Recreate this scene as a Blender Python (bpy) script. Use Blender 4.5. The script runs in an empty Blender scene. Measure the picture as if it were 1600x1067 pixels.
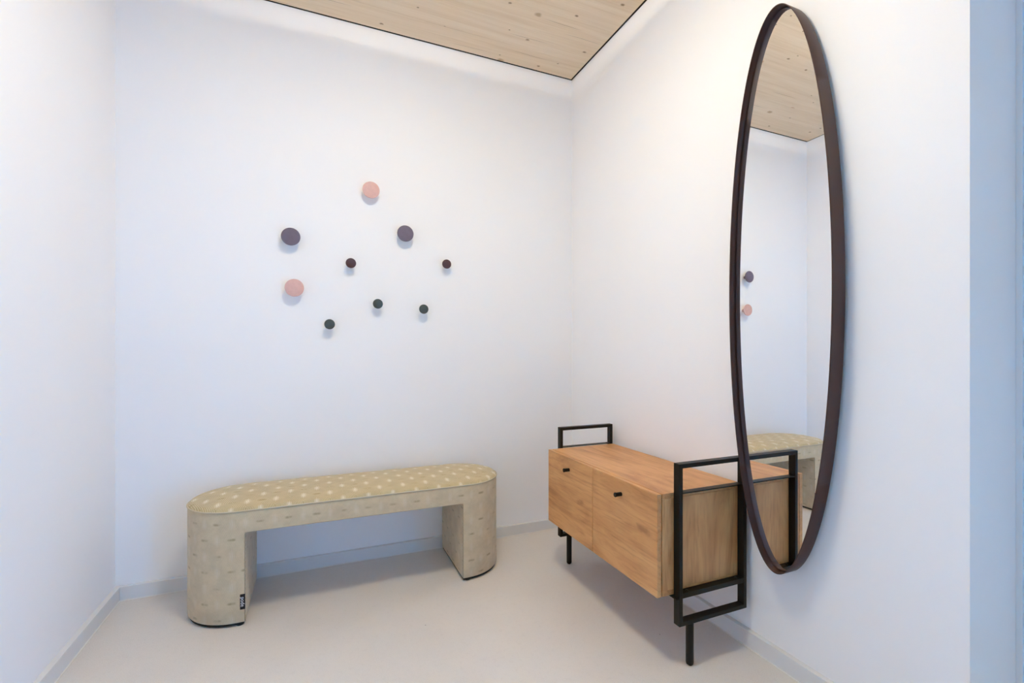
import bpy, bmesh, math, random
from math import sin, cos, pi, radians, sqrt, atan2
from mathutils import Vector, Matrix

random.seed(4)
SC = bpy.context.scene
COL = SC.collection

# ------------------------------------------------------------------ camera, world, exposure
CAM_H, F_PX, HORIZON, YAW = 1.08, 724.0, 550.5, 22.84
cam = bpy.data.cameras.new('camera')
cam.sensor_fit = 'HORIZONTAL'
cam.sensor_width = 36.0
cam.lens = 36.0 * F_PX / 1600.0
cam.shift_y = (HORIZON - 533.5) / 1600.0
cam.clip_start = 0.02
camo = bpy.data.objects.new('camera', cam)
COL.objects.link(camo)
camo.location = (0, 0, CAM_H)
camo.rotation_euler = (radians(90), 0, radians(-YAW))
SC.camera = camo

SC.view_settings.view_transform = 'Standard'
SC.view_settings.look = 'None'
SC.view_settings.gamma = 1.0
SC.view_settings.use_curve_mapping = False
SC.view_settings.exposure = 0.0
SC.cycles.use_denoising = True
SC.cycles.max_bounces = 16
SC.cycles.diffuse_bounces = 10
SC.cycles.sample_clamp_indirect = 8.0

SKY_STRENGTH = 16.5
world = bpy.data.worlds.new('sky')
SC.world = world
world.use_nodes = True
bg = world.node_tree.nodes['Background']
bg.inputs['Color'].default_value = (0.03, 0.36, 1.0, 1)
bg.inputs['Strength'].default_value = SKY_STRENGTH

LAMP_L = 57.0            # radiance of the opal ceiling lamp
LAMP_COL = (1.0, 0.89, 0.66)
SIDE_W = 36.0            # watts of the small bulb behind the lamp's ribbed ring

# ------------------------------------------------------------------ room dimensions (metres, camera above the origin)
XL, XR, YB, YR, H = -0.81, 1.475, 2.536, -1.90, 2.785
DOOR_Y1, DOOR_Y0, DOOR_H = 0.611, -0.33, 2.10      # doorway in the right wall
WY0, WY1, WZ0, WZ1 = -1.80, -0.42, 0.10, 1.30     # low window in the right wall, beyond the doorway
BB_T, BB_H = 0.02, 0.06


# ------------------------------------------------------------------ node helpers
class NT:
    def __init__(s, name):
        s.m = bpy.data.materials.new(name)
        s.m.use_nodes = True
        s.t = s.m.node_tree
        s.b = s.t.nodes['Principled BSDF']

    def n(s, typ, **kw):
        nd = s.t.nodes.new(typ)
        for k, v in kw.items():
            setattr(nd, k, v)
        return nd

    def put(s, sock, v):
        if isinstance(v, bpy.types.NodeSocket):
            s.t.links.new(v, sock)
        elif isinstance(v, (tuple, list)) and len(v) == 3 and sock.type == 'RGBA':
            sock.default_value = (*v, 1)
        else:
            sock.default_value = v

    def math(s, op, a, b=0.0, c=0.0, clamp=False):
        nd = s.n('ShaderNodeMath', operation=op, use_clamp=clamp)
        s.put(nd.inputs[0], a); s.put(nd.inputs[1], b); s.put(nd.inputs[2], c)
        return nd.outputs[0]

    def vmath(s, op, a, b=(0, 0, 0)):
        nd = s.n('ShaderNodeVectorMath', operation=op)
        s.put(nd.inputs[0], a); s.put(nd.inputs[1], b)
        return nd.outputs[0]

    def coord(s, kind='Object'):
        return s.n('ShaderNodeTexCoord').outputs[kind]

    def sep(s, v):
        nd = s.n('ShaderNodeSeparateXYZ'); s.put(nd.inputs[0], v)
        return nd.outputs

    def comb(s, x, y, z):
        nd = s.n('ShaderNodeCombineXYZ')
        for i, v in enumerate((x, y, z)):
            s.put(nd.inputs[i], v)
        return nd.outputs[0]

    def noise(s, vec, scale, detail=3.0, rough=0.55, dist=0.0, out='Fac'):
        nd = s.n('ShaderNodeTexNoise')
        s.put(nd.inputs['Vector'], vec)
        nd.inputs['Scale'].default_value = scale
        nd.inputs['Detail'].default_value = detail
        nd.inputs['Roughness'].default_value = rough
        nd.inputs['Distortion'].default_value = dist
        return nd.outputs[out]

    def voronoi(s, vec, scale, rnd=1.0, dim='3D'):
        nd = s.n('ShaderNodeTexVoronoi', voronoi_dimensions=dim)
        s.put(nd.inputs['Vector'], vec)
        nd.inputs['Scale'].default_value = scale
        nd.inputs['Randomness'].default_value = rnd
        return nd.outputs

    def mapr(s, v, a, b, c=0.0, d=1.0, smooth=True):
        nd = s.n('ShaderNodeMapRange')
        if smooth:
            nd.interpolation_type = 'SMOOTHSTEP'
        s.put(nd.inputs['Value'], v)
        for k, x in zip(('From Min', 'From Max', 'To Min', 'To Max'), (a, b, c, d)):
            s.put(nd.inputs[k], x)
        return nd.outputs[0]

    def mix(s, f, a, b, mode='MIX'):
        nd = s.n('ShaderNodeMix', data_type='RGBA', blend_type=mode)
        s.put(nd.inputs['Factor'], f); s.put(nd.inputs['A'], a); s.put(nd.inputs['B'], b)
        return nd.outputs['Result']

    def ramp(s, f, stops):
        nd = s.n('ShaderNodeValToRGB')
        e = nd.color_ramp.elements
        while len(e) < len(stops):
            e.new(0.5)
        for el, (p, c) in zip(e, stops):
            el.position = p
            el.color = (*c, 1)
        s.put(nd.inputs[0], f)
        return nd.outputs[0]

    def bump(s, h, strength=0.2, dist=0.01):
        nd = s.n('ShaderNodeBump')
        nd.inputs['Strength'].default_value = strength
        nd.inputs['Distance'].default_value = dist
        s.put(nd.inputs['Height'], h)
        s.put(s.b.inputs['Normal'], nd.outputs[0])

    def set(s, **kw):
        for k, v in kw.items():
            s.put(s.b.inputs[k.replace('_', ' ')], v)
        return s


def lin(r, g, b):
    f = lambda c: (c / 255 / 12.92) if c / 255 <= 0.04045 else ((c / 255 + 0.055) / 1.055) ** 2.4
    return (f(r), f(g), f(b))


def plain(name, col, rough=0.5, metal=0.0, **kw):
    k = NT(name)
    k.set(Base_Color=col, Roughness=rough, Metallic=metal, **kw)
    return k.m


# ------------------------------------------------------------------ materials
def make_wall_paint(name, col):
    k = NT(name)
    o = k.coord()
    v = k.noise(o, 1.3, 2.0)
    k.set(Base_Color=k.mix(k.mapr(v, 0.3, 0.7), tuple(c * 0.985 for c in col), col), Roughness=0.75)
    k.b.inputs['Specular IOR Level'].default_value = 0.25
    k.bump(k.noise(o, 260.0, 2.0), 0.06, 0.002)
    return k.m


M_WALL = make_wall_paint('white_wall_paint', (0.90, 0.895, 0.90))
M_SKIRT = plain('white_skirting_lacquer', (0.74, 0.735, 0.73), 0.45)


def make_floor():
    k = NT('beige_resin_floor')
    o = k.coord()
    big = k.noise(o, 2.2, 4.0, 0.6)
    fine = k.noise(o, 420.0, 2.0, 0.7)
    mid = k.noise(o, 60.0, 3.0, 0.6)
    c = k.mix(k.mapr(big, 0.3, 0.7), (0.65, 0.61, 0.57), (0.71, 0.67, 0.63))
    c = k.mix(k.mapr(fine, 0.35, 0.72), c, (0.78, 0.735, 0.69))
    c = k.mix(k.math('MULTIPLY', k.mapr(mid, 0.5, 0.8), 0.25), c, (0.57, 0.525, 0.475))
    sp = k.voronoi(o, 2.3, dim='2D')
    spot = k.math('MULTIPLY', k.math('LESS_THAN', sp['Distance'], 0.005), k.math('GREATER_THAN', k.sep(sp['Color'])[0], 0.6))
    c = k.mix(k.math('MULTIPLY', spot, 0.8), c, (0.12, 0.10, 0.08))
    k.set(Base_Color=c, Roughness=k.mapr(big, 0.2, 0.8, 0.42, 0.56))
    k.b.inputs['Specular IOR Level'].default_value = 0.35
    k.bump(fine, 0.04, 0.002)
    return k.m


M_FLOOR = make_floor()


def make_spruce(name, upright=False):
    k = NT(name)
    o = k.coord()
    if upright:
        q = k.sep(o)
        o = k.comb(q[0], q[2], q[1])
    rnd = k.n('ShaderNodeObjectInfo').outputs['Random']
    off = k.comb(k.math('MULTIPLY', rnd, 37.0), k.math('MULTIPLY', rnd, 91.0), 0.0)
    p = k.vmath('ADD', o, off)
    g = k.noise(k.vmath('MULTIPLY', p, (1.1, 26.0, 1.0)), 1.0, 5.0, 0.62, 0.4)
    g2 = k.noise(k.vmath('MULTIPLY', p, (3.0, 150.0, 1.0)), 1.0, 2.0, 0.5)
    c = k.ramp(g, [(0.25, lin(216, 190, 156)), (0.5, lin(229, 207, 178)), (0.75, lin(237, 219, 194))])
    c = k.mix(k.math('MULTIPLY', k.mapr(g2, 0.5, 0.75), 0.22), c, lin(190, 158, 116))
    c = k.mix(0.25, c, k.ramp(rnd, [(0.0, lin(222, 197, 163)), (0.5, lin(234, 214, 186)), (1.0, lin(228, 204, 170))]))
    # knots
    wob = k.vmath('MULTIPLY', k.noise(p, 30.0, 2.0, out='Color'), (0.012, 0.012, 0.0))
    kp = k.vmath('ADD', k.vmath('MULTIPLY', p, (0.7, 1.0, 0.0)), wob)
    for sc, r0, r1, sel, col, a in ((4.6, 0.010, 0.046, 0.50, lin(124, 92, 60), 0.8), (9.0, 0.015, 0.05, 0.72, lin(120, 98, 66), 0.75), (3.1, 0.02, 0.06, 0.62, lin(172, 136, 96), 0.7),
                                    (2.6, 0.02, 0.05, 0.55, lin(186, 128, 92), 0.75)):
        vo = k.voronoi(kp, sc, dim='2D')
        pick = k.math('GREATER_THAN', k.sep(vo['Color'])[0], sel)
        f = k.math('MULTIPLY', k.mapr(vo['Distance'], r0, r1, 1.0, 0.0), pick)
        c = k.mix(k.math('MULTIPLY', f, a), c, col)
    # thin drying cracks along the grain
    cp = k.vmath('MULTIPLY', k.vmath('ADD', p, k.vmath('MULTIPLY', k.noise(p, 3.0, out='Color'), (0.0, 0.02, 0.0))), (0.35, 40.0, 0.0))
    vo = k.voronoi(cp, 2.2, dim='2D')
    crack = k.math('MULTIPLY', k.mapr(vo['Distance'], 0.05, 0.11, 1.0, 0.0), k.math('GREATER_THAN', k.sep(vo['Color'])[1], 0.90))
    # a crack keeps its length along x only
    c = k.mix(k.math('MULTIPLY', crack, 0.75), c, lin(120, 88, 58))
    k.set(Base_Color=c, Roughness=0.62)
    k.b.inputs['Specular IOR Level'].default_value = 0.2
    k.bump(g2, 0.05, 0.003)
    return k.m


M_SPRUCE = make_spruce('spruce_board')
M_SPRUCE_WALL = make_spruce('spruce_bounce_absorber', True)


def make_oak(name, axis):
    """oak decor board, grain along object axis 0, 1 or 2"""
    k = NT(name)
    o = k.coord()
    rnd = k.n('ShaderNodeObjectInfo').outputs['Random']
    p = k.vmath('ADD', o, k.comb(k.math('MULTIPLY', rnd, 13.0), k.math('MULTIPLY', rnd, 29.0), k.math('MULTIPLY', rnd, 7.0)))
    st = [9.0, 9.0, 9.0]; st[axis] = 1.7
    fi = [120.0, 120.0, 120.0]; fi[axis] = 7.0
    g = k.noise(k.vmath('MULTIPLY', p, tuple(st)), 1.0, 5.0, 0.62, 1.6)
    g2 = k.noise(k.vmath('MULTIPLY', p, tuple(fi)), 1.0, 3.0, 0.6, 0.3)
    blot = k.noise(p, 4.5, 3.0, 0.6)
    c = k.ramp(g, [(0.28, lin(160, 107, 63)), (0.44, lin(196, 141, 89)), (0.58, lin(211, 157, 103)), (0.76, lin(221, 169, 115))])
    c = k.mix(k.math('MULTIPLY', k.mapr(blot, 0.42, 0.7), 0.35), c, lin(219, 165, 110))
    c = k.mix(k.math('MULTIPLY', k.mapr(g2, 0.48, 0.74), 0.42), c, lin(156, 103, 59))
    kn = [1.0, 1.0, 1.0]; kn[axis] = 0.35
    wob = k.vmath('MULTIPLY', k.noise(p, 22.0, 2.0, out='Color'), (0.03, 0.03, 0.03))
    vo = k.voronoi(k.vmath('ADD', k.vmath('MULTIPLY', p, tuple(kn)), wob), 6.0)
    f = k.math('MULTIPLY', k.mapr(vo['Distance'], 0.03, 0.11, 1.0, 0.0), k.math('GREATER_THAN', k.sep(vo['Color'])[0], 0.5))
    c = k.mix(k.math('MULTIPLY', f, 0.5), c, lin(124, 77, 42))
    k.set(Base_Color=c, Roughness=0.42)
    k.b.inputs['Specular IOR Level'].default_value = 0.4
    k.bump(g2, 0.05, 0.002)
    return k.m


M_OAK_Y = make_oak('oak_decor_lengthwise', 1)
M_OAK_Z = make_oak('oak_decor_upright', 2)
M_BLACK = plain('black_powder_coated_steel', (0.007, 0.006, 0.005), 0.45, Specular_IOR_Level=0.25)
M_BOLT = plain('dark_bolt_steel', (0.05, 0.05, 0.05), 0.3, 0.8)
M_STEEL = plain('bright_screw_steel', (0.6, 0.6, 0.6), 0.3, 1.0)
M_BRONZE = plain('dark_bronze_metal', lin(72, 48, 44), 0.38, 0.5)
M_MIRROR = plain('silvered_mirror', (0.93, 0.935, 0.93), 0.0, 1.0)
M_DARK = plain('black_backing', (0.01, 0.01, 0.01), 0.8)
M_SHADOWGAP = plain('dark_joint_felt', (0.016, 0.012, 0.009), 0.9)


def make_fabric(name, ground, stripe, flare, dash, stripe_amt, flare_amt, dash_amt):
    """woven velvet: nested lozenges of fine stripes in brick order with pale strokes at their hearts"""
    PX, PY, N = 0.104, 0.0625, 17.0
    k = NT(name)
    uv = k.coord('UV')
    s = k.sep(uv)
    q = k.math('DIVIDE', s[1], PY)
    row = k.math('FLOOR', q)
    odd = k.math('MULTIPLY', k.math('FLOORED_MODULO', row, 2.0), 0.5)
    p = k.math('ADD', k.math('DIVIDE', s[0], PX), odd)
    lx = k.math('ABSOLUTE', k.math('SUBTRACT', k.math('FRACT', p), 0.5))
    ly = k.math('ABSOLUTE', k.math('SUBTRACT', k.math('FRACT', q), 0.5))
    u = k.math('ADD', lx, k.math('MULTIPLY', k.math('MULTIPLY', ly, 0.26), k.mapr(lx, 0.0, 0.22, 0.12, 1.0)))
    fr = k.math('ABSOLUTE', k.math('SUBTRACT', k.math('FRACT', k.math('MULTIPLY', u, N)), 0.5))
    heart = k.mapr(u, 0.02, 0.34, 1.0, 0.0)
    duty = k.math('ADD', 0.15, k.math('MULTIPLY', heart, k.mapr(ly, 0.0, 0.5, 0.14, -0.08, False)))
    st = k.mapr(fr, k.math('ADD', duty, -0.05), k.math('ADD', duty, 0.05), 1.0, 0.0)
    nz = k.noise(k.vmath('MULTIPLY', uv, (1, 1, 0)), 16.0, 4.0, 0.65)
    nf = k.noise(k.vmath('MULTIPLY', uv, (900.0, 220.0, 0)), 1.0, 2.0, 0.6)
    c = k.mix(k.mapr(nz, 0.3, 0.7), tuple(v * 0.84 for v in ground), ground)
    c = k.mix(k.math('MULTIPLY', st, stripe_amt), c, stripe)
    core = k.math('MULTIPLY', k.math('MULTIPLY', st, k.mapr(lx, 0.04, 0.12, 1.0, 0.0)), k.mapr(ly, 0.15, 0.46, 1.0, 0.0))
    c = k.mix(k.math('MULTIPLY', core, flare_amt), c, flare)
    d = k.math('MULTIPLY', k.mapr(lx, 0.30, 0.44, 0.0, 1.0), k.mapr(ly, 0.0, 0.13, 1.0, 0.0))
    d = k.math('MULTIPLY', d, k.mapr(nz, 0.38, 0.62, 0.05, 1.0))
    c = k.mix(k.math('MULTIPLY', d, dash_amt), c, dash)
    c = k.mix(k.math('MULTIPLY', k.mapr(nf, 0.45, 0.8), 0.14), c, tuple(v * 0.6 for v in ground))
    k.set(Base_Color=c, Roughness=0.85)
    k.b.inputs['Specular IOR Level'].default_value = 0.15
    k.b.inputs['Sheen Weight'].default_value = 0.25
    k.b.inputs['Sheen Roughness'].default_value = 0.5
    k.bump(k.math('ADD', k.math('MULTIPLY', st, 0.6), nf), 0.18, 0.0015)
    return k.m


M_SEAT = make_fabric('gold_patterned_velvet', lin(190, 169, 126), lin(222, 208, 176), lin(246, 240, 226), lin(150, 126, 68), 0.70, 0.85, 0.8)
M_SIDE = make_fabric('gold_velvet_in_grazing_light', lin(207, 187, 154), lin(215, 199, 172), lin(226, 219, 208), lin(128, 110, 74), 0.30, 0.30, 0.66)  # same velvet as the seat, its paling in grazing light put into the colours
M_PIPING = plain('cream_piping', lin(198, 184, 158), 0.8)
M_THREAD = plain('taupe_seam_thread', lin(150, 138, 116), 0.9)
M_TAGCLOTH = plain('black_woven_label', (0.008, 0.007, 0.010), 0.8)
M_TAGINK = plain('white_label_print', (0.8, 0.78, 0.8), 0.8)
M_DOORWHITE = plain('white_door_lacquer', (0.78, 0.78, 0.77), 0.4)
M_LAMPWHITE = plain('white_lamp_metal', (0.8, 0.8, 0.8), 0.45)
M_GLASS = NT('clear_window_glass')
M_GLASS.set(Base_Color=(1, 1, 1), Roughness=0.0, IOR=1.02)
M_GLASS.b.inputs['Transmission Weight'].default_value = 1.0
M_GLASS = M_GLASS.m


def make_knob_paint(name, col):
    k = NT(name)
    o = k.coord()
    v = k.noise(o, 60.0, 3.0)
    k.set(Base_Color=k.mix(k.mapr(v, 0.3, 0.7), tuple(c * 0.93 for c in col), col), Roughness=0.55)
    k.b.inputs['Specular IOR Level'].default_value = 0.3
    return k.m


M_PINK = make_knob_paint('rose_pink_knob_paint', lin(219, 176, 168))
M_SLATE = make_knob_paint('slate_purple_knob_paint', lin(112, 102, 118))
M_BURG = make_knob_paint('burgundy_knob_paint', lin(80, 56, 62))
M_GREEN = make_knob_paint('dark_green_grey_knob_paint', lin(72, 80, 80))

M_OPAL = NT('opal_lamp_diffuser')
M_OPAL.set(Base_Color=(0.8, 0.8, 0.8), Emission_Color=LAMP_COL, Emission_Strength=LAMP_L)
M_OPAL = M_OPAL.m


# ------------------------------------------------------------------ mesh helpers
def box(bm, x0, x1, y0, y1, z0, z1, skip=()):
    vs = [bm.verts.new((x, y, z)) for x in (x0, x1) for y in (y0, y1) for z in (z0, z1)]
    fs = {'x0': (0, 1, 3, 2), 'x1': (4, 6, 7, 5), 'y0': (0, 4, 5, 1), 'y1': (2, 3, 7, 6), 'z0': (0, 2, 6, 4), 'z1': (1, 5, 7, 3)}
    for kk, f in fs.items():
        if kk not in skip:
            bm.faces.new([vs[i] for i in f])


def boxes(*bs):
    bm = bmesh.new()
    for b in bs:
        box(bm, *b)
    return bm


def ring_prism(bm, pts, z0, z1, cap=True):
    a = [bm.verts.new((x, y, z0)) for x, y in pts]
    b = [bm.verts.new((x, y, z1)) for x, y in pts]
    n = len(pts)
    for i in range(n):
        j = (i + 1) % n
        bm.faces.new((a[i], a[j], b[j], b[i]))
    if cap:
        bm.faces.new(a[::-1]); bm.faces.new(b)


def lathe(profile, seg=48, axis='Z', origin=(0, 0, 0)):
    """profile: (r, h) pairs; revolved round the axis through origin"""
    bm = bmesh.new()
    O = Vector(origin)
    rings = []
    for r, h in profile:
        ring = []
        if r < 1e-6:
            p = {'Z': (0, 0, h), 'Y': (0, -h, 0), 'X': (-h, 0, 0)}[axis]
            ring = [bm.verts.new(O + Vector(p))]
        else:
            for i in range(seg):
                a = 2 * pi * i / seg
                c, s = r * cos(a), r * sin(a)
                p = {'Z': (c, s, h), 'Y': (c, -h, s), 'X': (-h, c, s)}[axis]
                ring.append(bm.verts.new(O + Vector(p)))
        rings.append(ring)
    for a, b in zip(rings[:-1], rings[1:]):
        if len(a) == 1 and len(b) == 1:
            continue
        for i in range(seg):
            j = (i + 1) % seg
            if len(a) == 1:
                bm.faces.new((a[0], b[i], b[j]))
            elif len(b) == 1:
                bm.faces.new((a[i], a[j], b[0]))
            else:
                bm.faces.new((a[i], a[j], b[j], b[i]))
    bmesh.ops.recalc_face_normals(bm, faces=bm.faces)
    return bm


def tube(pts, r, seg=8, closed=False):
    bm = bmesh.new()
    n = len(pts)
    P = [Vector(p) for p in pts]
    rings = []
    for i in range(n):
        if closed:
            t = P[(i + 1) % n] - P[i - 1]
        else:
            t = P[min(i + 1, n - 1)] - P[max(i - 1, 0)]
        t.normalize()
        up = Vector((0, 0, 1)) if abs(t.z) < 0.9 else Vector((0, 1, 0))
        a = t.cross(up).normalized(); b = t.cross(a)
        rings.append([bm.verts.new(P[i] + r * (cos(2 * pi * k / seg) * a + sin(2 * pi * k / seg) * b)) for k in range(seg)])
    for i in range(n if closed else n - 1):
        A, B = rings[i], rings[(i + 1) % n]
        for k in range(seg):
            l = (k + 1) % seg
            bm.faces.new((A[k], A[l], B[l], B[k]))
    if not closed:
        bm.faces.new(rings[0]); bm.faces.new(rings[-1])
    bmesh.ops.recalc_face_normals(bm, faces=bm.faces)
    return bm


def wpos(o):
    p = Vector((0, 0, 0))
    while o is not None:
        p += o.location
        o = o.parent
    return p


def obj(name, bm, mat, parent=None, at=None, smooth=False, bevel=0.0, seg=2, autosmooth=None):
    """link one bmesh (given in world coordinates) as one object, its origin at `at` or at its parent's origin"""
    base = Vector(at) if at is not None else (wpos(parent) if parent else Vector((0, 0, 0)))
    for v in bm.verts:
        v.co -= base
    me = bpy.data.meshes.new(name)
    bm.to_mesh(me); bm.free()
    me.materials.append(mat)
    if smooth:
        for p in me.polygons:
            p.use_smooth = True
        if autosmooth:
            me.set_sharp_from_angle(angle=radians(autosmooth))
    o = bpy.data.objects.new(name, me)
    COL.objects.link(o)
    o.parent = parent
    o.location = base - (wpos(parent) if parent else Vector((0, 0, 0)))
    if bevel:
        md = o.modifiers.new('bevel', 'BEVEL')
        md.width = bevel; md.segments = seg; md.limit_method = 'ANGLE'; md.angle_limit = radians(40)
        md.harden_normals = False
    return o


def thing(name, label, cat, loc, group=None):
    o = bpy.data.objects.new(name, None)
    COL.objects.link(o)
    o.location = loc
    o.empty_display_size = 0.05
    o['label'] = label; o['category'] = cat
    if group:
        o['group'] = group
    return o


def struct(name, bm, mat, label, cat, **kw):
    o = obj(name, bm, mat, **kw)
    o['kind'] = 'structure'; o['label'] = label; o['category'] = cat
    return o


# ------------------------------------------------------------------ the room
T = 0.26
HT = H + 0.10
struct('floor', boxes((XL - T, XR + 0.3, YR - T, YB + T, -0.12, 0.0)), M_FLOOR, 'seamless beige resin floor with fine speckles', 'floor')
struct('wall_back', boxes((XL - T, XR + T, YB, YB + T, 0.0, HT)), M_WALL, 'white painted wall behind the bench and the coat hooks', 'wall')
struct('wall_left', boxes((XL - T, XL, YR - T, YB, 0.0, HT)), M_WALL, 'bare white painted side wall opposite the mirror', 'wall')
WR = 0.24
struct('wall_right', boxes((XR, XR + WR, DOOR_Y1, YB, 0.0, HT), (XR, XR + WR, WY1, DOOR_Y0, 0.0, HT), (XR, XR + WR, YR - T, WY0, 0.0, HT),
                           (XR, XR + WR, WY0, WY1, 0.0, WZ0), (XR, XR + WR, WY0, WY1, WZ1, HT),
                           (XR, XR + WR, DOOR_Y0, DOOR_Y1, DOOR_H, HT)), M_WALL,
       'white painted wall carrying the oval mirror, ending at a doorway', 'wall')
struct('wall_rear', boxes((XL, XR, YR - T, YR, 0.0, HT)), M_SPRUCE_WALL, 'unseen wall facing the coat hooks, its spruce added to absorb blue daylight', 'wall')  # out of view; spruce instead of white paint to cut blue bounce light

# spruce ceiling: boards running along x, a dark joint all round
ceiling = struct('ceiling', boxes((XL - T, XR + T, YR - T, YB + T, HT, HT + 0.1), (XL, XR, YR, YB, H + 0.03, HT)), M_SHADOWGAP,
                 'pale knotty spruce board ceiling with a dark shadow joint', 'ceiling')
GAP = 0.012
BW = 0.152
for jb in ((XL, XR, YB - GAP, YB), (XL, XR, YR, YR + GAP), (XL, XL + GAP, YR + GAP, YB - GAP), (XR - GAP, XR, YR + GAP, YB - GAP)):
    obj('joint_strip', boxes((*jb, H + 0.0015, H + 0.03)), M_SHADOWGAP, ceiling)
y = YB - GAP
bm = boxes((XL + GAP, XR - GAP, 0.0, BW - 0.0006, H, H + 0.031))
bme = bpy.data.meshes.new('plank')
for v in bm.verts:
    v.co -= Vector(((XL + XR) / 2, 0, H))
bm.to_mesh(bme); bm.free()
bme.materials.append(M_SPRUCE)
while y - BW > YR:
    pl = bpy.data.objects.new('plank', bme)
    COL.objects.link(pl)
    pl.parent = ceiling
    pl.location = ((XL + XR) / 2, y - BW, H)
    y -= BW

# skirting boards, a thin pale sealant line at the floor
def skirt(name, b, seal, label):
    o = struct(name, boxes(b), M_SKIRT, label, 'baseboard', bevel=0.0015)
    s = obj('sealant_line', boxes(seal), plain(name + '_sealant', (0.8, 0.78, 0.74), 0.6), o)
    return o


S = 0.0035
skirt('baseboard_back', (XL + BB_T, XR - BB_T, YB - BB_T, YB, 0.0, BB_H), (XL + BB_T, XR - BB_T, YB - BB_T - S, YB - BB_T, 0.0, 0.002),
      'low white skirting board behind the bench')
skirt('baseboard_left', (XL, XL + BB_T, -0.48, YB, 0.0, BB_H), (XL + BB_T, XL + BB_T + S, -0.48, YB - BB_T, 0.0, 0.002),
      'low white skirting board along the bare side wall')
skirt('baseboard_right', (XR - BB_T, XR, DOOR_Y1, YB, 0.0, BB_H), (XR - BB_T - S, XR - BB_T, DOOR_Y1, YB - BB_T, 0.0, 0.002),
      'low white skirting board under the oval mirror')

# inner door in the right wall
DX = XR + 0.225
d1 = thing('door_1', 'closed white door set back in the doorway beside the mirror', 'door', (DX, (DOOR_Y0 + DOOR_Y1) / 2, 0))
d1['kind'] = 'structure'
fw = 0.013
obj('door_frame', boxes((DX, DX + 0.05, DOOR_Y1 - fw, DOOR_Y1, 0, DOOR_H), (DX, DX + 0.05, DOOR_Y0, DOOR_Y0 + fw, 0, DOOR_H),
                        (DX, DX + 0.05, DOOR_Y0 + fw, DOOR_Y1 - fw, DOOR_H - fw, DOOR_H)), M_DOORWHITE, d1, bevel=0.001)
leaf = obj('door_leaf', boxes((DX + 0.006, DX + 0.046, DOOR_Y0 + fw + 0.004, DOOR_Y1 - fw - 0.004, 0.006, DOOR_H - fw - 0.004)), M_DOORWHITE, d1, bevel=0.001)
hb = tube([(DX + 0.006, DOOR_Y0 + 0.08, 1.02), (DX - 0.05, DOOR_Y0 + 0.08, 1.02), (DX - 0.052, DOOR_Y0 + 0.09, 1.02), (DX - 0.052, DOOR_Y0 + 0.20, 1.02)], 0.009, 10)
obj('handle', hb, M_STEEL, leaf, smooth=True, autosmooth=40)

# unseen oak door added opposite the window to soak up blue bounce
EY0, EY1 = -1.60, -0.50
d2 = thing('blue_absorbing_door', 'unseen oak door added in the bare side wall to absorb blue daylight', 'door', (XL, (EY0 + EY1) / 2, 0))
d2['kind'] = 'structure'
obj('door_frame', boxes((XL, XL + 0.03, EY0, EY0 + 0.06, 0, 2.16), (XL, XL + 0.03, EY1 - 0.06, EY1, 0, 2.16), (XL, XL + 0.03, EY0 + 0.06, EY1 - 0.06, 2.10, 2.16)),
    M_OAK_Z, d2, bevel=0.002)
lf = obj('door_leaf', boxes((XL, XL + 0.022, EY0 + 0.063, EY1 - 0.063, 0.005, 2.097)), M_OAK_Z, d2, bevel=0.002)
hb = tube([(XL + 0.022, EY1 - 0.12, 1.02), (XL + 0.07, EY1 - 0.12, 1.02), (XL + 0.072, EY1 - 0.13, 1.02), (XL + 0.072, EY1 - 0.24, 1.02)], 0.009, 10)
obj('handle', hb, M_STEEL, lf, smooth=True, autosmooth=40)

# low window in the right wall beyond the doorway: the bluish daylight comes in here
w1 = thing('window_1', 'low white framed window letting in bluish daylight', 'window', (XR + 0.15, (WY0 + WY1) / 2, WZ0))
w1['kind'] = 'structure'
wx0, wx1, fr = XR + 0.14, XR + 0.20, 0.045
obj('window_frame', boxes((wx0, wx1, WY0, WY0 + fr, WZ0, WZ1), (wx0, wx1, WY1 - fr, WY1, WZ0, WZ1), (wx0, wx1, WY0 + fr, WY1 - fr, WZ0, WZ0 + fr),
                          (wx0, wx1, WY0 + fr, WY1 - fr, WZ1 - fr, WZ1)), M_DOORWHITE, w1, bevel=0.002)
obj('pane', boxes((XR + 0.165, XR + 0.175, WY0 + fr, WY1 - fr, WZ0 + fr, WZ1 - fr)), M_GLASS, w1)
hb = tube([(wx0, WY0 + 0.022, 0.85), (wx0 - 0.04, WY0 + 0.022, 0.85), (wx0 - 0.042, WY0 + 0.022, 0.84), (wx0 - 0.042, WY0 + 0.022, 0.74)], 0.007, 10)
obj('handle', hb, M_STEEL, w1, smooth=True, autosmooth=40)
pl = bpy.data.lights.new('daylight_portal', 'AREA')
pl.shape = 'RECTANGLE'; pl.size = WY1 - WY0; pl.size_y = WZ1 - WZ0
pl.cycles.is_portal = True
plo = bpy.data.objects.new('daylight_portal', pl)
COL.objects.link(plo)
plo.location = (XR + WR + 0.01, (WY0 + WY1) / 2, (WZ0 + WZ1) / 2)
plo.rotation_euler = (radians(90), 0, radians(90))

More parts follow.
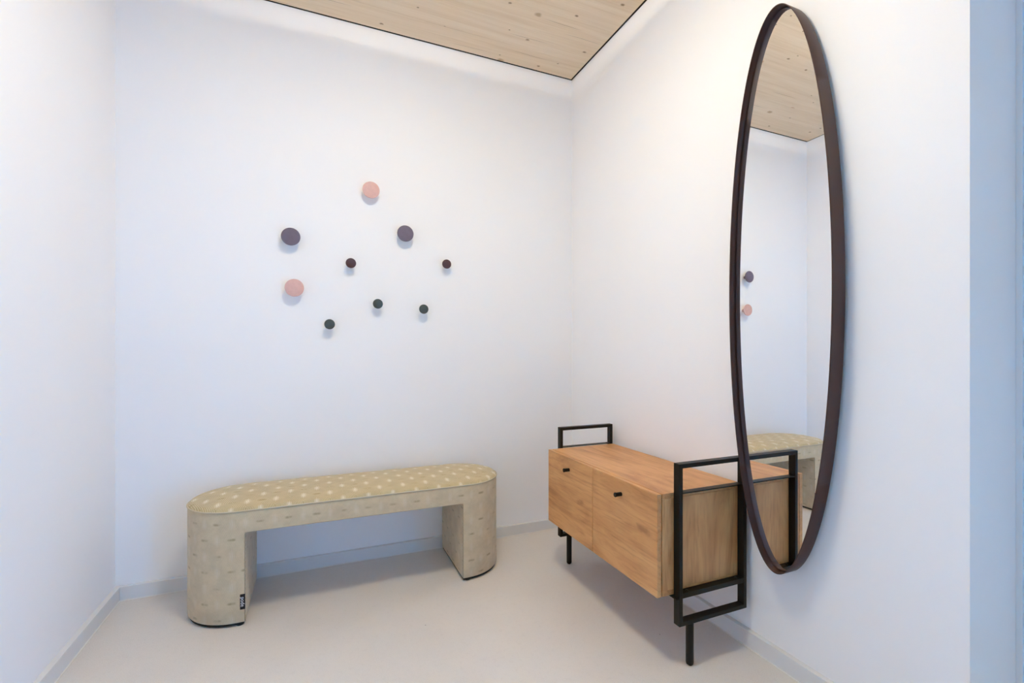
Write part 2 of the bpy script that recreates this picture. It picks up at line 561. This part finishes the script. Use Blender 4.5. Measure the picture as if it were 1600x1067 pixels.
# ------------------------------------------------------------------ ceiling lamp (above the frame, it lights the room)
LX, LY = 0.33, 1.13
lamp = thing('ceiling_lamp', 'round white ceiling lamp with an opal drum and a ribbed rim', 'lamp', (LX, LY, H))
obj('mount', lathe([(0, H), (0.06, H), (0.06, H - 0.044), (0, H - 0.044)], 32, origin=(LX, LY, 0)), M_LAMPWHITE, lamp, smooth=True, autosmooth=40)
obj('top_plate', lathe([(0, H - 0.043), (0.20, H - 0.043), (0.20, H - 0.047), (0, H - 0.047)], 96, origin=(LX, LY, 0)), M_LAMPWHITE, lamp)
obj('lower_plate', lathe([(0, H - 0.0745), (0.20, H - 0.0745), (0.20, H - 0.080), (0, H - 0.080)], 96, origin=(LX, LY, 0)), M_LAMPWHITE, lamp)
obj('opal_drum', lathe([(0.185, H - 0.081), (0.185, H - 0.115), (0.178, H - 0.122), (0, H - 0.122)], 64, origin=(LX, LY, 0)), M_OPAL, lamp, smooth=True, autosmooth=40)
bm = bmesh.new()
NR = 190
for i in range(NR):
    a = 2 * pi * i / NR
    m = Matrix.Translation((LX, LY, 0)) @ Matrix.Rotation(a, 4, 'Z')
    b2 = len(bm.verts)
    box(bm, 0.188, 0.196, -0.0017, 0.0017, H - 0.0745, H - 0.047)
    bm.verts.ensure_lookup_table()
    for v in bm.verts[b2:]:
        v.co = m @ v.co
rib = obj('ribbed_rim', bm, M_LAMPWHITE, lamp)
rib['kind'] = 'stuff'
pt = bpy.data.lights.new('bulb', 'POINT')
pt.energy = SIDE_W; pt.color = (1.0, 0.90, 0.76); pt.shadow_soft_size = 0.0042
pto = bpy.data.objects.new('bulb', pt)
COL.objects.link(pto)
pto.parent = lamp
pto.location = (0, 0, -0.070)

# ------------------------------------------------------------------ upholstered bench
CL, CR, YC, RB = -0.292, 0.664, 2.300, 0.200
IL, IR = -0.262, 0.635
ZB, ZO, ZS = 0.012, 0.366, 0.452
bench = thing('bench', 'upholstered oblong bench with rounded ends and gold patterned velvet seat', 'bench', ((CL + CR) / 2, YC, 0))


def stadium(r, n=28, ns=26, extra=()):
    """closed outline, counter-clockwise, starting at the front left"""
    xs = sorted(set([CL + (CR - CL) * i / ns for i in range(ns + 1)] + [x for x in extra]))
    pts = [(x, YC - r) for x in xs]
    pts += [(CR + r * sin(pi * i / n), YC - r * cos(pi * i / n)) for i in range(1, n)]
    pts += [(x, YC + r) for x in reversed(xs)]
    pts += [(CL - r * sin(pi * i / n), YC + r * cos(pi * i / n)) for i in range(1, n)]
    return pts


def bench_body():
    bm = bmesh.new()
    uvl = bm.loops.layers.uv.new('uv')
    pts = stadium(RB, extra=(IL, IR))
    n = len(pts)
    s = [0.0]
    for i in range(n):
        a, b = pts[i], pts[(i + 1) % n]
        s.append(s[-1] + math.hypot(b[0] - a[0], b[1] - a[1]))
    zs_low = [ZB, ZB + 0.006, 0.1, 0.19, 0.28, ZO]
    zs_up = [ZO, 0.41, ZS - 0.004, ZS]
    cache = {}

    def pull(z):      # soft rounding at the foot and at the seam
        return 0.004 if z <= ZB + 1e-6 else (0.003 if z >= ZS - 1e-6 else 0.0)

    def V(i, z):
        key = (i % n, round(z, 4))
        if key not in cache:
            x, yy = pts[i % n]
            cx = min(max(x, CL), CR)
            dx, dy = x - cx, yy - YC
            f = (RB - pull(z)) / RB
            cache[key] = bm.verts.new((cx + dx * f, YC + dy * f, z))
        return cache[key]

    def quad(i, z0, z1):
        f = bm.faces.new((V(i, z0), V(i + 1, z0), V(i + 1, z1), V(i, z1)))
        for l, (u, v) in zip(f.loops, ((s[i], z0), (s[i + 1], z0), (s[i + 1], z1), (s[i], z1))):
            l[uvl].uv = (u + CL, v)

    def is_leg(i):
        a, b = pts[i], pts[(i + 1) % n]
        mx = (a[0] + b[0]) / 2
        return mx < IL or mx > IR

    for i in range(n):
        if is_leg(i):
            for z0, z1 in zip(zs_low[:-1], zs_low[1:]):
                quad(i, z0, z1)
        for z0, z1 in zip(zs_up[:-1], zs_up[1:]):
            quad(i, z0, z1)
    idx = {(round(p[0], 5), round(p[1], 5)): i for i, p in enumerate(pts)}
    fl, bl = idx[(round(IL, 5), round(YC - RB, 5))], idx[(round(IL, 5), round(YC + RB, 5))]
    fr_, br = idx[(round(IR, 5), round(YC - RB, 5))], idx[(round(IR, 5), round(YC + RB, 5))]
    # inner leg faces
    for (f0, b0, flip) in ((fl, bl, False), (fr_, br, True)):
        for z0, z1 in zip(zs_low[:-1], zs_low[1:]):
            vs = [V(f0, z0), V(b0, z0), V(b0, z1), V(f0, z1)]
            uvs = [(0, z0), (2 * RB, z0), (2 * RB, z1), (0, z1)]
            if flip:
                vs.reverse(); uvs.reverse()
            f = bm.faces.new(vs)
            for l, u in zip(f.loops, uvs):
                l[uvl].uv = (u[0] + 0.03, u[1])
    # underside of the seat and undersides of the legs
    span = [i for i in range(n) if not is_leg(i)]
    front = [i for i in span if pts[i][1] < YC]
    for i in front:
        x0, x1 = pts[i][0], pts[i + 1][0]
        j0, j1 = idx[(round(x0, 5), round(YC + RB, 5))], idx[(round(x1, 5), round(YC + RB, 5))]
        f = bm.faces.new((V(i, ZO), V(j0, ZO), V(j1, ZO), V(i + 1, ZO)))
        for l in f.loops:
            l[uvl].uv = (l.vert.co.x, l.vert.co.y)
    rl = list(range(br, fr_ - 1, -1))
    bm.faces.new([V(i, ZB) for i in rl])
    ll = [i % n for i in range(bl, n + fl + 1)]
    bm.faces.new([V(i, ZB) for i in reversed(ll)])
    bm.normal_update()
    bmesh.ops.recalc_face_normals(bm, faces=bm.faces)
    return bm


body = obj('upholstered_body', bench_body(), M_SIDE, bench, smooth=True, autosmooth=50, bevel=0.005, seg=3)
body['label'] = 'patterned velvet cover of the arch-shaped body, grazing light put into its pale colour'


def seat_top():
    bm = bmesh.new()
    uvl = bm.loops.layers.uv.new('uv')
    ks = [1.0, 0.985, 0.96, 0.92, 0.86, 0.78, 0.66, 0.5, 0.32, 0.15, 0.02]
    rings = []
    for kk in ks:
        t = 1 - kk
        z = ZS + 0.002 + 0.010 * (1 - (1 - min(1, t / 0.06)) ** 2) + 0.020 * sin(pi / 2 * min(1, t / 0.85))
        rings.append([bm.verts.new((x, yy, z)) for x, yy in stadium((RB - 0.001) * kk)])
    n = len(rings[0])
    for a, b in zip(rings[:-1], rings[1:]):
        for i in range(n):
            j = (i + 1) % n
            bm.faces.new((a[i], a[j], b[j], b[i]))
    bm.faces.new(rings[-1])
    bm.faces.new(rings[0][::-1])
    for f in bm.faces:
        for l in f.loops:
            l[uvl].uv = (l.vert.co.x, l.vert.co.y)
    return bm


top = obj('seat_top', seat_top(), M_SEAT, bench, smooth=True, autosmooth=60)
top['label'] = 'gold velvet seat with pale brick-patterned strokes'
obj('piping', tube([(x, yy, ZS + 0.001) for x, yy in stadium(RB + 0.0005)], 0.0030, 8, True), M_PIPING, bench, smooth=True)
# seams up the inner corners of the legs and under the seat
for xx, nm in ((IL, 1), (IR, -1)):
    pts = []
    for i in range(60):
        z = ZB + 0.004 + (ZO - ZB - 0.008) * i / 59
        pts.append((xx - 0.0006 * nm + 0.0006 * sin(i * 2.1), YC - RB + 0.002 + 0.0006 * cos(i * 1.7), z))
    obj('seam', tube(pts, 0.0016, 6), M_THREAD, body, smooth=True)
# black bases and glides under the legs
def leg_outline(side, r):
    if side < 0:
        return [(IL - 0.004, YC - r)] + [(CL - r * sin(pi * i / 28), YC - r * cos(pi * i / 28)) for i in range(0, 29)] + [(IL - 0.004, YC + r)]
    return [(IR + 0.004, YC - r)] + [(CR + r * sin(pi * i / 28), YC - r * cos(pi * i / 28)) for i in range(0, 29)] + [(IR + 0.004, YC + r)]


for sd in (-1, 1):
    bm = bmesh.new()
    ring_prism(bm, leg_outline(sd, RB - 0.006), 0.004, ZB + 0.001)
    bmesh.ops.recalc_face_normals(bm, faces=bm.faces)
    bs = obj('base', bm, M_DARK, bench)
    ix = IL - 0.02 if sd < 0 else IR + 0.025
    for yy in (YC - RB + 0.018, YC + RB - 0.018):
        obj('glide', lathe([(0, 0), (0.013, 0), (0.015, 0.002), (0.015, 0.005), (0, 0.005)], 20, origin=(ix, yy, 0)), M_DARK, bs, smooth=True, autosmooth=40)
# woven label on the inner edge of one leg
tz0, tz1 = 0.066, 0.126
tg = bmesh.new()
tw = 0.017
ty = YC - RB - 0.0012
box(tg, IL - tw, IL + 0.001, ty - 0.0008, ty, tz0, tz1)
tag_o = obj('woven_label', tg, M_TAGCLOTH, bench)
tag_o['label'] = 'small black woven label with white lettering'
cu = bpy.data.curves.new('lettering', 'FONT')
cu.body = 'pode'
cu.size = 0.019
cu.align_x = 'CENTER'; cu.align_y = 'CENTER'
tmp = bpy.data.objects.new('tmp_text', cu)
COL.objects.link(tmp)
bpy.context.view_layer.update()
me = bpy.data.meshes.new_from_object(tmp.evaluated_get(bpy.context.evaluated_depsgraph_get()))
bpy.data.objects.remove(tmp)
bm = bmesh.new(); bm.from_mesh(me)
bpy.data.meshes.remove(me)
mt = Matrix.Translation((IL - tw * 0.48, ty - 0.0012, (tz0 + tz1) / 2)) @ Matrix.Rotation(radians(90), 4, 'X') @ Matrix.Rotation(radians(-90), 4, 'Z')
bm.transform(mt)
obj('lettering', bm, M_TAGINK, tag_o)

# ------------------------------------------------------------------ oak sideboard on black steel end frames
FX0, FX1 = 1.132, 1.446
NY0, NY1 = 1.226, 1.254          # end frame beside the doorway end
FY0, FY1 = 2.058, 2.086          # end frame towards the corner
SX0 = 1.063                       # front of the doors
BX0, BX1 = 1.0845, 1.446
BY0, BY1 = 1.256, 2.056
SZ0, SZ1 = 0.246, 0.597
side = thing('sideboard', 'low oak sideboard with two flap doors between black steel frames', 'sideboard', ((BX0 + BX1) / 2, (BY0 + BY1) / 2, 0))
pt_ = 0.018
obj('top_panel', boxes((BX0, BX1, BY0, BY1, SZ1 - pt_, SZ1)), M_OAK_Y, side, at=(BX0, BY0, SZ1), bevel=0.0007)
obj('bottom_panel', boxes((BX0, BX1, BY0 + 0.0005, BY1 - 0.0005, SZ0, SZ0 + pt_)), M_OAK_Y, side, at=(BX0, BY0, SZ0), bevel=0.0007)
for ya, yb in ((BY0, BY0 + pt_), (BY1 - pt_, BY1)):
    obj('side_panel', boxes((BX0, BX1, ya, yb, SZ0 + pt_ + 0.0006, SZ1 - pt_ - 0.0006)), M_OAK_Z, side, at=(BX0, ya, SZ0), bevel=0.0007)
obj('back_panel', boxes((BX1 - 0.008, BX1 - 0.002, BY0 + pt_, BY1 - pt_, SZ0 + pt_, SZ1 - pt_)), M_OAK_Y, side, bevel=0.0)
YM = (BY0 + BY1) / 2
for ya, yb, ky in ((BY0, YM - 0.0015, 1.459), (YM + 0.0015, BY1, 1.852)):
    dr = obj('door', boxes((SX0, SX0 + pt_, ya, yb, SZ0, SZ1)), M_OAK_Y, side, at=(SX0, (ya + yb) / 2, SZ0), bevel=0.0010)
    kz = 0.543
    kb = lathe([(0, -0.001), (0.0078, -0.001), (0.0078, 0.024), (0.0090, 0.0250), (0.0090, 0.0275), (0.0082, 0.0285), (0, 0.0285)], 24, 'X', (SX0, ky, kz))
    obj('knob', kb, M_BLACK, dr, smooth=True, autosmooth=35)
TH = 0.015
for y0, y1, out in ((NY0, NY1, -1), (FY0, FY1, 1)):
    z0, z1 = 0.148, 0.700
    bm = bmesh.new()
    o4 = [(FX0, z0), (FX1, z0), (FX1, z1), (FX0, z1)]
    i4 = [(FX0 + TH, z0 + TH), (FX1 - TH, z0 + TH), (FX1 - TH, z1 - TH), (FX0 + TH, z1 - TH)]
    vs = {}
    for nm, ring in (('o', o4), ('i', i4)):
        for k_, yy in enumerate((y0, y1)):
            for j, (x, z) in enumerate(ring):
                vs[nm, k_, j] = bm.verts.new((x, yy, z))
    for j in range(4):
        l = (j + 1) % 4
        bm.faces.new((vs['o', 0, j], vs['o', 0, l], vs['i', 0, l], vs['i', 0, j]))
        bm.faces.new((vs['o', 1, l], vs['o', 1, j], vs['i', 1, j], vs['i', 1, l]))
        bm.faces.new((vs['o', 0, l], vs['o', 0, j], vs['o', 1, j], vs['o', 1, l]))
        bm.faces.new((vs['i', 0, j], vs['i', 0, l], vs['i', 1, l], vs['i', 1, j]))
    bmesh.ops.recalc_face_normals(bm, faces=bm.faces)
    fo = obj('end_frame', bm, M_BLACK, side, bevel=0.0012)
    fo['label'] = 'rectangular black steel end frame'
    # lower carrier: an angle whose flat flange runs under the cabinet
    yin0, yin1 = (y0, y1 + 0.03) if out < 0 else (y0 - 0.03, y1)
    obj('carrier', boxes((FX0 + TH, FX1 - TH, y0 + 0.001, y1 - 0.001, SZ0 - 0.002, SZ0 + 0.013),
                         (FX0 - 0.012, FX1 - TH, yin0 + 0.002, yin1 - 0.002, SZ0 - 0.0045, SZ0 - 0.0022)), M_BLACK, fo)
    obj('upper_strip', boxes((FX0 + TH, FX1 - TH, y0 + 0.002, y1, SZ1 + 0.0005, SZ1 + 0.0045)), M_BLACK, fo)
    for xx in (FX0 + 0.045, FX1 - 0.04):
        obj('bolt', lathe([(0, 0), (0.0045, 0), (0.004, 0.0018), (0, 0.0022)], 14, 'Z', (xx, (y0 + y1) / 2, SZ0 + 0.013)), M_BOLT, fo, smooth=True)
    lx_, ly_ = 1.190, (y0 + y1) / 2
    lg = lathe([(0, 0), (0.008, 0), (0.0122, 0.004), (0.0132, 0.010), (0.0132, z0 + 0.002), (0, z0 + 0.002)], 24, 'Z', (lx_, ly_, 0))
    obj('leg', lg, M_BLACK, fo, smooth=True, autosmooth=40)

# ------------------------------------------------------------------ oval wall mirror
MY, MZ, MA, MB = 1.077, 1.288, 0.1862, 0.941
MX0, MX1, MG = 1.400, 1.458, 1.4260
NSEG = 160
mirror = thing('wall_mirror', 'tall oval wall mirror in a deep dark bronze rim', 'mirror', (XR, MY, MZ - MB))


def ell(off, x):
    return [(x, MY + (MA - off) * cos(2 * pi * i / NSEG), MZ + (MB - off) * sin(2 * pi * i / NSEG)) for i in range(NSEG)]


def rim():
    prof = [(0.0, MX1), (0.0, MX0 + 0.0006), (0.0006, MX0), (0.0030, MX0), (0.0036, MX0 + 0.0006), (0.0036, MX1)]
    bm = bmesh.new()
    rings = [[bm.verts.new(p) for p in ell(o_, x)] for o_, x in prof]
    for a, b in zip(rings, rings[1:] + rings[:1]):
        for i in range(NSEG):
            j = (i + 1) % NSEG
            bm.faces.new((a[i], a[j], b[j], b[i]))
    bmesh.ops.recalc_face_normals(bm, faces=bm.faces)
    return bm


def disc(off, x0, x1):
    bm = bmesh.new()
    a = [bm.verts.new(p) for p in ell(off, x0)]
    b = [bm.verts.new(p) for p in ell(off, x1)]
    bm.faces.new(a); bm.faces.new(b[::-1])
    for i in range(NSEG):
        j = (i + 1) % NSEG
        bm.faces.new((a[i], b[i], b[j], a[j]))
    bmesh.ops.recalc_face_normals(bm, faces=bm.faces)
    return bm


for bz in (MZ - 0.50, MZ + 0.45):
    obj('wall_bracket', boxes((MX1 - 0.005, XR, MY - 0.06, MY + 0.06, bz, bz + 0.05)), M_DARK, mirror)
obj('rim', rim(), M_BRONZE, mirror, smooth=True, autosmooth=40)
obj('backing', disc(0.0037, MG + 0.004, MX1 - 0.004), M_DARK, mirror)
obj('mirror_glass', disc(0.0072, MG, MG + 0.0039), M_MIRROR, mirror)

# ------------------------------------------------------------------ coat hooks
KD = 0.045


def wall_knob(x, z, r, mat, label, group=None):
    rs = 0.011 if r > 0.03 else 0.0085
    g = thing('coat_hook', label, 'coat hook', (x, YB, z), group)
    st = lathe([(0, 0), (rs, 0), (rs, 0.024), (rs + 0.001, 0.028), (rs + 0.003, 0.031), (0, 0.031)], 32, 'Y', (x, YB, z))
    obj('stem', st, mat, g, smooth=True, autosmooth=50)
    hd = [(0, 0.0295), (rs + 0.002, 0.0295), (r * 0.80, 0.0335), (r * 0.95, 0.0365), (r, 0.0405), (r, 0.0420), (r * 0.975, 0.0445), (r * 0.9, KD), (0, KD)]
    obj('head', lathe(hd, 56, 'Y', (x, YB, z)), mat, g, smooth=True, autosmooth=50)


BIG, SMALL = 0.043, 0.0252
for x, z, r, m, lab in (
        (0.259, 1.921, BIG, M_PINK, 'large rose pink coat hook, highest of all the hooks'),
        (-0.101, 1.395, BIG, M_PINK, 'large rose pink coat hook directly below a slate purple one'),
        (-0.117, 1.643, BIG, M_SLATE, 'large slate purple coat hook directly above a pink one'),
        (0.435, 1.713, BIG, M_SLATE, 'large slate purple coat hook on the mirror side of the highest pink one'),
        (0.160, 1.535, SMALL, M_BURG, 'small burgundy coat hook between the two large slate purple hooks'),
        (0.660, 1.567, SMALL, M_BURG, 'small burgundy coat hook, closest of all hooks to the mirror wall'),
        (0.059, 1.221, SMALL, M_GREEN, 'small dark green-grey coat hook, lowest of all the hooks'),
        (0.293, 1.333, SMALL, M_GREEN, 'small dark green-grey coat hook, middle one of the three green-grey hooks'),
        (0.533, 1.314, SMALL, M_GREEN, 'small dark green-grey coat hook, of its colour the one closest to the mirror wall')):
    wall_knob(x, z, r, m, lab, 'round coat hooks on the back wall')
